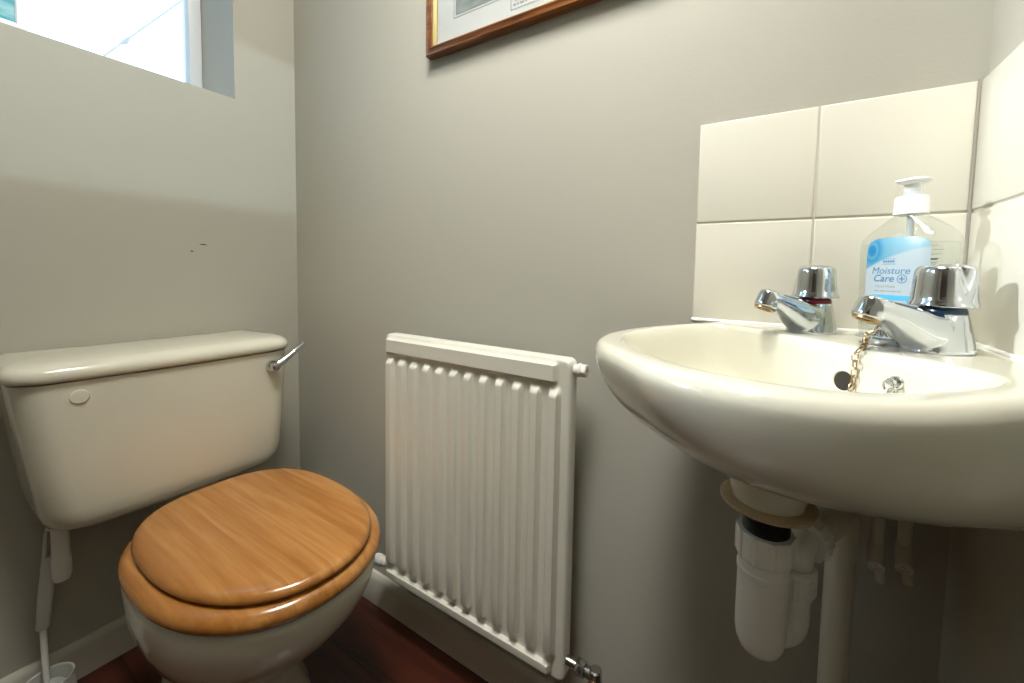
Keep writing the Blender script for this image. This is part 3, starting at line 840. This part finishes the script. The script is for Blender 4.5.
# ------------------------------------------------------------------ toilet
TY = -.318
toi = thing('toilet', 'cream toilet with a honey pine seat and lid below the window', 'toilet', (.35, TY, 0))
def egg(x0, x1, hw, z, xm=None, n=96, yc=TY, flat=0., p=2.15):
    """outline seen from above: blunt at x0 (hinge), rounded at x1 (front)"""
    xm = xm if xm is not None else x0 + .47 * (x1 - x0); r = []
    for k in range(n):
        q = 2 * PI * k / n; c, s = math.cos(q), math.sin(q)
        e = p if c > 0 else p + .55
        X = xm + (x1 - xm if c > 0 else xm - x0) * math.copysign(abs(c) ** (2 / e), c)
        Y = yc + hw * math.copysign(abs(s) ** (2 / e), s)
        r.append(Vector((X, Y, z)))
    return r
def shrink(r, d):
    c = sum(r, Vector()) / len(r); out = []
    for p in r:
        v = p - c; out.append(c + v * (1 - d / v.length))
    return out
# lid
bm = new_bm(); o0 = egg(.232, .680, .160, 0, .44)
def at_z(r, z): return [Vector((p.x, p.y, z)) for p in r]
ZL = .4065
loft(bm, [at_z(shrink(o0, .012), ZL), at_z(shrink(o0, .004), ZL + .0015), at_z(o0, ZL + .006), at_z(shrink(o0, .001), ZL + .011), at_z(shrink(o0, .005), ZL + .0155), at_z(shrink(o0, .011), ZL + .0180), at_z(shrink(o0, .020), ZL + .0192), at_z(shrink(o0, .08), ZL + .0200)])
lid = part('lid', bm, M_seat, toi, angle=60)
# seat ring
bm = new_bm(); o1 = egg(.232, .690, .179, 0, .45); i1 = egg(.31, .585, .115, 0, .45)
ZS = .375
loft(bm, [at_z(i1, ZS + .003), at_z(shrink(o1, .018), ZS), at_z(shrink(o1, .006), ZS + .0015), at_z(shrink(o1, .001), ZS + .008), at_z(o1, ZS + .014), at_z(shrink(o1, .002), ZS + .021), at_z(shrink(o1, .008), ZS + .027), at_z(shrink(o1, .016), ZS + .030), at_z(shrink(o1, .03), ZS + .0310), at_z(shrink(i1, -.004), ZS + .0305), at_z(i1, ZS + .026), at_z(i1, ZS + .003)], False, False)
seat = part('seat', bm, M_seat, toi, angle=60)
for s in (-1, 1):
    bm = new_bm(); y = TY + s * .075
    tube(bm, [(.246, y - .016, ZL - .004), (.246, y + .016, ZL - .004)], .005, 20)
    lathe(bm, [(.010, ZS - .006), (.010, ZS + .002), (.006, ZS + .006), (.006, ZL - .004)], Matrix.Translation((.246, y, 0)), 20)
    part('hinge', bm, M_chromed, toi)
# pan
bm = new_bm()
def pan(x0, x1, hw, z, xm=.44): return egg(x0, x1, hw, z, xm)
PAN = [(.16, .52, .112, 0.0, .33), (.16, .52, .110, .02, .33), (.165, .507, .098, .05, .33), (.17, .500, .092, .10, .33), (.17, .504, .094, .14, .34), (.175, .530, .108, .175, .36), (.18, .580, .134, .215, .39), (.185, .626, .155, .255, .42), (.19, .656, .167, .295, .44), (.195, .673, .172, .33, .45), (.20, .679, .173, .357, .45), (.203, .678, .172, .366, .45), (.21, .670, .165, .3715, .45), (.245, .61, .12, .3718, .45), (.27, .59, .110, .355, .45), (.30, .56, .09, .28, .45), (.36, .50, .05, .22, .43)]
loft(bm, [pan(a, b, c, z, m) for a, b, c, z, m in PAN])
part('pan', bm, M_toilet, toi, angle=70)
# cistern
CY = -.351
def rrect(x0, x1, hw, z, r, bulge=0., n=8, yc=CY, rb=.012):
    pts = []
    for (cx, cy, a0, rr) in ((x1 - r, hw - r, 0, r), (x0 + rb, hw - rb, PI / 2, rb), (x0 + rb, -hw + rb, PI, rb), (x1 - r, -hw + r, 3 * PI / 2, r)):
        for k in range(n + 1):
            q = a0 + PI / 2 * k / n
            pts.append((cx + rr * math.cos(q), cy + rr * math.sin(q)))
    # add points along the front so that it can bow outwards
    fr_ = []
    y0 = -hw + r; y1 = hw - r
    for k in range(1, 12): fr_.append((x1, y0 + (y1 - y0) * k / 12))
    pts = pts + fr_
    return [Vector((x + (bulge * (1 - (y / hw) ** 2) if x > x0 + .08 else 0), yc + y, z)) for x, y in pts]
bm = new_bm()
C0 = [(.012, .140, .148, .3975, .05), (.012, .165, .168, .3987, .05), (.012, .184, .183, .4045, .05), (.012, .193, .192, .4135, .048), (.012, .198, .198, .4285, .046), (.012, .201, .202, .45, .044), (.012, .204, .209, .53, .042), (.012, .206, .216, .61, .042), (.012, .208, .2205, .684, .042)]
loft(bm, [rrect(a, b, h, z, r, .012, yc=CY + .010 * (.684 - z) / .28) for a, b, h, z, r in C0])
cis = part('cistern', bm, M_toilet, toi, angle=60)
bm = new_bm()
C1 = [(.008, .206, .2175, .6855, .044), (.006, .213, .2245, .688, .046), (.005, .216, .2275, .693, .048), (.005, .216, .2280, .701, .05), (.006, .213, .2255, .709, .052), (.010, .203, .218, .7150, .055), (.018, .186, .203, .7185, .058), (.04, .150, .17, .7210, .058), (.07, .11, .10, .7222, .015)]
loft(bm, [rrect(a, b, h, z, r, .012, rb=.01) for a, b, h, z, r in C1])
part('cistern_lid', bm, M_toilet, cis, angle=60)
bm = new_bm(); lathe(bm, [(.0125, -.004), (.0125, .0018), (.0112, .0030), (.003, .0034)], frame_to((.2130, -.497, .6565), (1, -.10, .02)), 32)
part('blanking_plug', bm, M_toilet, cis)
bm = new_bm()                                    # flush lever
LV = Vector((.2135, -.181, .652))
lathe(bm, [(.0125, -.004), (.0138, .001), (.0130, .006), (.0105, .011), (.0115, .017), (.0100, .022), (.0045, .0245)], frame_to(LV, (1, .1, 0)), 28)
tube(bm, [LV + Vector((.014, 0, 0)), LV + Vector((.017, .018, .010)), LV + Vector((.016, .045, .028)), LV + Vector((.014, .064, .041)), LV + Vector((.013, .072, .046))], [.0098, .0082, .0062, .0074, .0048], 18)
part('flush_lever', bm, M_chrome, cis)
bm = new_bm()                                    # water inlet under the cistern
IX = Vector((.085, -.508, 0))
lathe(bm, [(.0165, .380), (.0165, .402)], Matrix.Translation(IX), 24, rmod=lambda q, z: 1 + .04 * math.cos(8 * q))
lathe(bm, [(.006, .270), (.0115, .273), (.0135, .282), (.0138, .318), (.0125, .322), (.0125, .386)], Matrix.Translation(IX), 24)
part('inlet_tail', bm, M_pvc, cis)

# ------------------------------------------------------------------ toilet brush in its pot
bx, by = .070, -.530
pot = thing('brush_pot', 'pale plastic toilet brush pot on the floor by the left skirting', 'toilet brush holder', (bx, by, 0))
bm = new_bm()
lathe(bm, [(.036, 0), (.039, .003), (.038, .020), (.0345, .062), (.034, .074), (.0348, .0765), (.034, .0770), (.0322, .0745), (.0325, .062), (.0355, .02), (.035, .005)], Matrix.Translation((bx, by, 0)), 40)
part('pot_shell', bm, M_brush, pot)
br = thing('toilet_brush', 'white toilet brush with a slotted handle leaning in its pot', 'toilet brush', (bx, by, .008))
bm = new_bm()
p0 = Vector((bx + .002, by - .002, .020)); p1 = Vector((.042, -.530, .168)); p2 = Vector((.022, -.508, .378))
tube(bm, [p0, Vector((bx - .006, by - .002, .085)), p1], [.0045, .0048, .0050], 16)
part('stem', bm, M_brush, br)
bm = new_bm()                                    # flat slotted grip
dirv = (p2 - p1).normalized(); sidev = Vector((.35, .94, 0)); sidev = (sidev - dirv * sidev.dot(dirv)).normalized(); nv = dirv.cross(sidev)
def strip(bm, pts, hw, ht):
    rings = []
    for p, a, b in zip(pts, hw, ht):
        rings.append([p + sidev * a * math.copysign(abs(math.cos(q)) ** .6, math.cos(q)) + nv * b * math.copysign(abs(math.sin(q)) ** .6, math.sin(q)) for q in [2 * PI * k / 20 for k in range(20)]])
    loft(bm, rings)
Lh = (p2 - p1).length
strip(bm, [p1 - dirv * .004, p1, p1 + dirv * .06, p1 + dirv * .135], [.006, .0095, .0105, .0095], [.005, .007, .0075, .006])
for s, e in ((-1, 1.0), (1, .93)):
    a = p1 + dirv * .13 + sidev * s * .0058; b = p1 + dirv * (Lh * .84) + sidev * s * .0062; c = p1 + dirv * Lh + sidev * (.0005 * s - .003)
    strip(bm, [a, b, c], [.0034, .0032, .0030], [.006, .0052, .0038])
part('grip', bm, M_brush, br, angle=50)
bm = new_bm()
lathe(bm, [(.006, .010), (.020, .013), (.026, .022), (.026, .050), (.018, .062), (.005, .066)], Matrix.Translation((bx, by, 0)), 60, rmod=lambda q, z: 1 + .08 * math.sin(20 * q + z * 300))
part('bristles', bm, M_bristle, br)

# ------------------------------------------------------------------ on the sill / outside
sp = thing('sill_picture', 'small teal picture in a white frame standing on the window sill', 'picture', (-.06, -.58, WZ0 + .001))
py0, py1, pz0, pz1 = -.68, -.497, WZ0 + .001, WZ0 + .23
bm = new_bm()
prof = [(0, -.070), (0, -.056), (.003, -.054), (.024, -.0545), (.028, -.058), (.028, -.070), (0, -.070)]
rings = []
for (cy, cz, sy, sz) in ((py0, pz0, 1, 1), (py1, pz0, -1, 1), (py1, pz1, -1, -1), (py0, pz1, 1, -1)):
    rings.append([Vector((x, cy + sy * i * .5, cz + sz * i)) for i, x in prof])
loft(bm, rings + [rings[0]], False, False); part('frame', bm, M_white, sp, angle=25)
bm = new_bm(); box(bm, (-.068, py0 + .013, pz0 + .026), (-.061, py1 - .013, pz1 - .026)); o = part('artwork', bm, M_teal, sp, smooth=False); o['label'] = 'teal brush-stroke picture'

cb = thing('overhead_cable', 'thin overhead cable crossing the sky outside the window', 'cable', (-2.6, 0, 2.5))
CA, CB_ = Vector((-2.6, -.30, 1.62)), Vector((-2.6, 1.9, 3.75))
def cpt(y): return Vector((-2.6, y, 2.262 + (y - .183) * 1.395))
bm = new_bm(); tube(bm, [cpt(.06 + .1 * k) - Vector((0, 0, .004 * math.sin(PI * k / 16))) for k in range(17)], .0046, 10); part('cable_run', bm, M_cable, cb)
bm = new_bm(); tube(bm, [cpt(.262), cpt(.283) - Vector((0, 0, .01)), cpt(.305)], [.006, .015, .006], 12); part('cable_clip', bm, M_cable, cb)

# unseen wall added outside to block sun and sky from most of the window
bm = new_bm(); box(bm, (-1.12, -1.42, -.05), (-1.0, -.53, 4.2)); box(bm, (-1.12, -4.0, -.05), (-1.0, -1.76, 4.2)); box(bm, (-1.12, -1.77, -.05), (-1.0, -1.41, 1.0))
struct('wall_sun_blocker', bm, M_out, smooth=False)

# ------------------------------------------------------------------ light
def light(name, typ, loc, rot=(0, 0, 0), **k):
    l = bpy.data.lights.new(name, typ)
    for a, b in k.items(): setattr(l, a, b)
    o = bpy.data.objects.new(name, l); COL.objects.link(o); o.location = loc; o.rotation_euler = rot
    return o, l
def aim(o, d): o.rotation_euler = Vector(d).to_track_quat('-Z', 'Y').to_euler()
SKY, SUN, LAMP, BAND, SPOT = 3.2, 3.0, 112.0, 175.0, 94.0
w = bpy.data.worlds.new('sky'); SC.world = w; w.use_nodes = True
bg = w.node_tree.nodes['Background']; bg.inputs[0].default_value = (.50, .74, 1.0, 1); bg.inputs[1].default_value = SKY
o, l = light('window_portal', 'AREA', (-.255, (WY0 + WY1) / 2, (WZ0 + WZ1) / 2), shape='RECTANGLE', size=WZ1 - WZ0, size_y=WY1 - WY0); l.cycles.is_portal = True
aim(o, (1, 0, 0))
o.scale = (1, 1, 1)
o, l = light('sun', 'SUN', (-3, -2, 3), energy=SUN, angle=math.radians(2.5), color=(.92, .97, 1)); aim(o, (1, .58, -.45))
# unseen light added behind the high opening, makes the left wall's bright band
LD = Vector((-1, 0, -.657))
lp = Vector((W, -.36, CZ0)) - LD * 1.9
o, l = light('added_band_light', 'SPOT', lp, energy=BAND, color=(.70, .90, 1), spot_size=math.radians(40), spot_blend=.3, shadow_soft_size=.02); aim(o, LD)
o, l = light('back_wall_fill', 'SPOT', (.94, -.70, 2.28), energy=SPOT, color=(1, .99, .95), spot_size=math.radians(70), spot_blend=1, shadow_soft_size=.24); aim(o, Vector((.84, 0, 1.20)) - Vector((.94, -.70, 2.28)))  # unseen light added to brighten the upper back wall
# unseen lamp added on the ceiling as room fill
LC = Vector((1.00, -.50, H))
cl = thing('fill_lamp', 'unseen round white lamp added on the ceiling as fill light', 'lamp', LC)
bm = new_bm(); lathe(bm, [(.06, 0), (.075, -.004), (.075, -.018), (.06, -.022)], Matrix.Translation(LC), 40); part('lamp_base', bm, M_white, cl)
m = bpy.data.materials.new('lamp_glow'); m.use_nodes = True
b = m.node_tree.nodes['Principled BSDF']; b.inputs['Emission Color'].default_value = (1, .985, .93, 1); b.inputs['Emission Strength'].default_value = LAMP
bm = new_bm(); lathe(bm, [(.062, -.020), (.10, -.030), (.125, -.055), (.12, -.085), (.085, -.112), (.04, -.124), (.005, -.127)], Matrix.Translation(LC), 48); part('lamp_shade', bm, m, cl)

# ------------------------------------------------------------------ camera
FPX, PX, PY = 403.2513, 529.8537, 295.3616
cam = bpy.data.cameras.new('camera'); co = bpy.data.objects.new('camera', cam); COL.objects.link(co)
yaw, pit, rol = .5491, -.0588, .0199
f = Vector((-math.sin(yaw) * math.cos(pit), math.cos(yaw) * math.cos(pit), math.sin(pit)))
r = Vector((math.cos(yaw), math.sin(yaw), 0)); u = r.cross(f)
r, u = math.cos(rol) * r + math.sin(rol) * u, -math.sin(rol) * r + math.cos(rol) * u
Mx = Matrix((r, u, -f)).transposed().to_4x4(); Mx.translation = Vector((1.2501, -.6799, .8916))
co.matrix_world = Mx
cam.sensor_width = 36; cam.sensor_fit = 'HORIZONTAL'; cam.lens = FPX / 1024 * 36
cam.shift_x = (512 - PX) / 1024; cam.shift_y = (PY - 341.5) / 1024
cam.clip_start = .01
SC.camera = co
vs = SC.view_settings
vs.view_transform = 'Standard'; vs.look = 'None'; vs.gamma = 1; vs.use_curve_mapping = False; vs.exposure = 0.0
SC.display_settings.display_device = 'sRGB'
SC.cycles.max_bounces = 12; SC.cycles.diffuse_bounces = 4; SC.cycles.transparent_max_bounces = 16
SC.cycles.caustics_reflective = False; SC.cycles.caustics_refractive = False; SC.cycles.sample_clamp_indirect = 6
SC.cycles.use_denoising = True
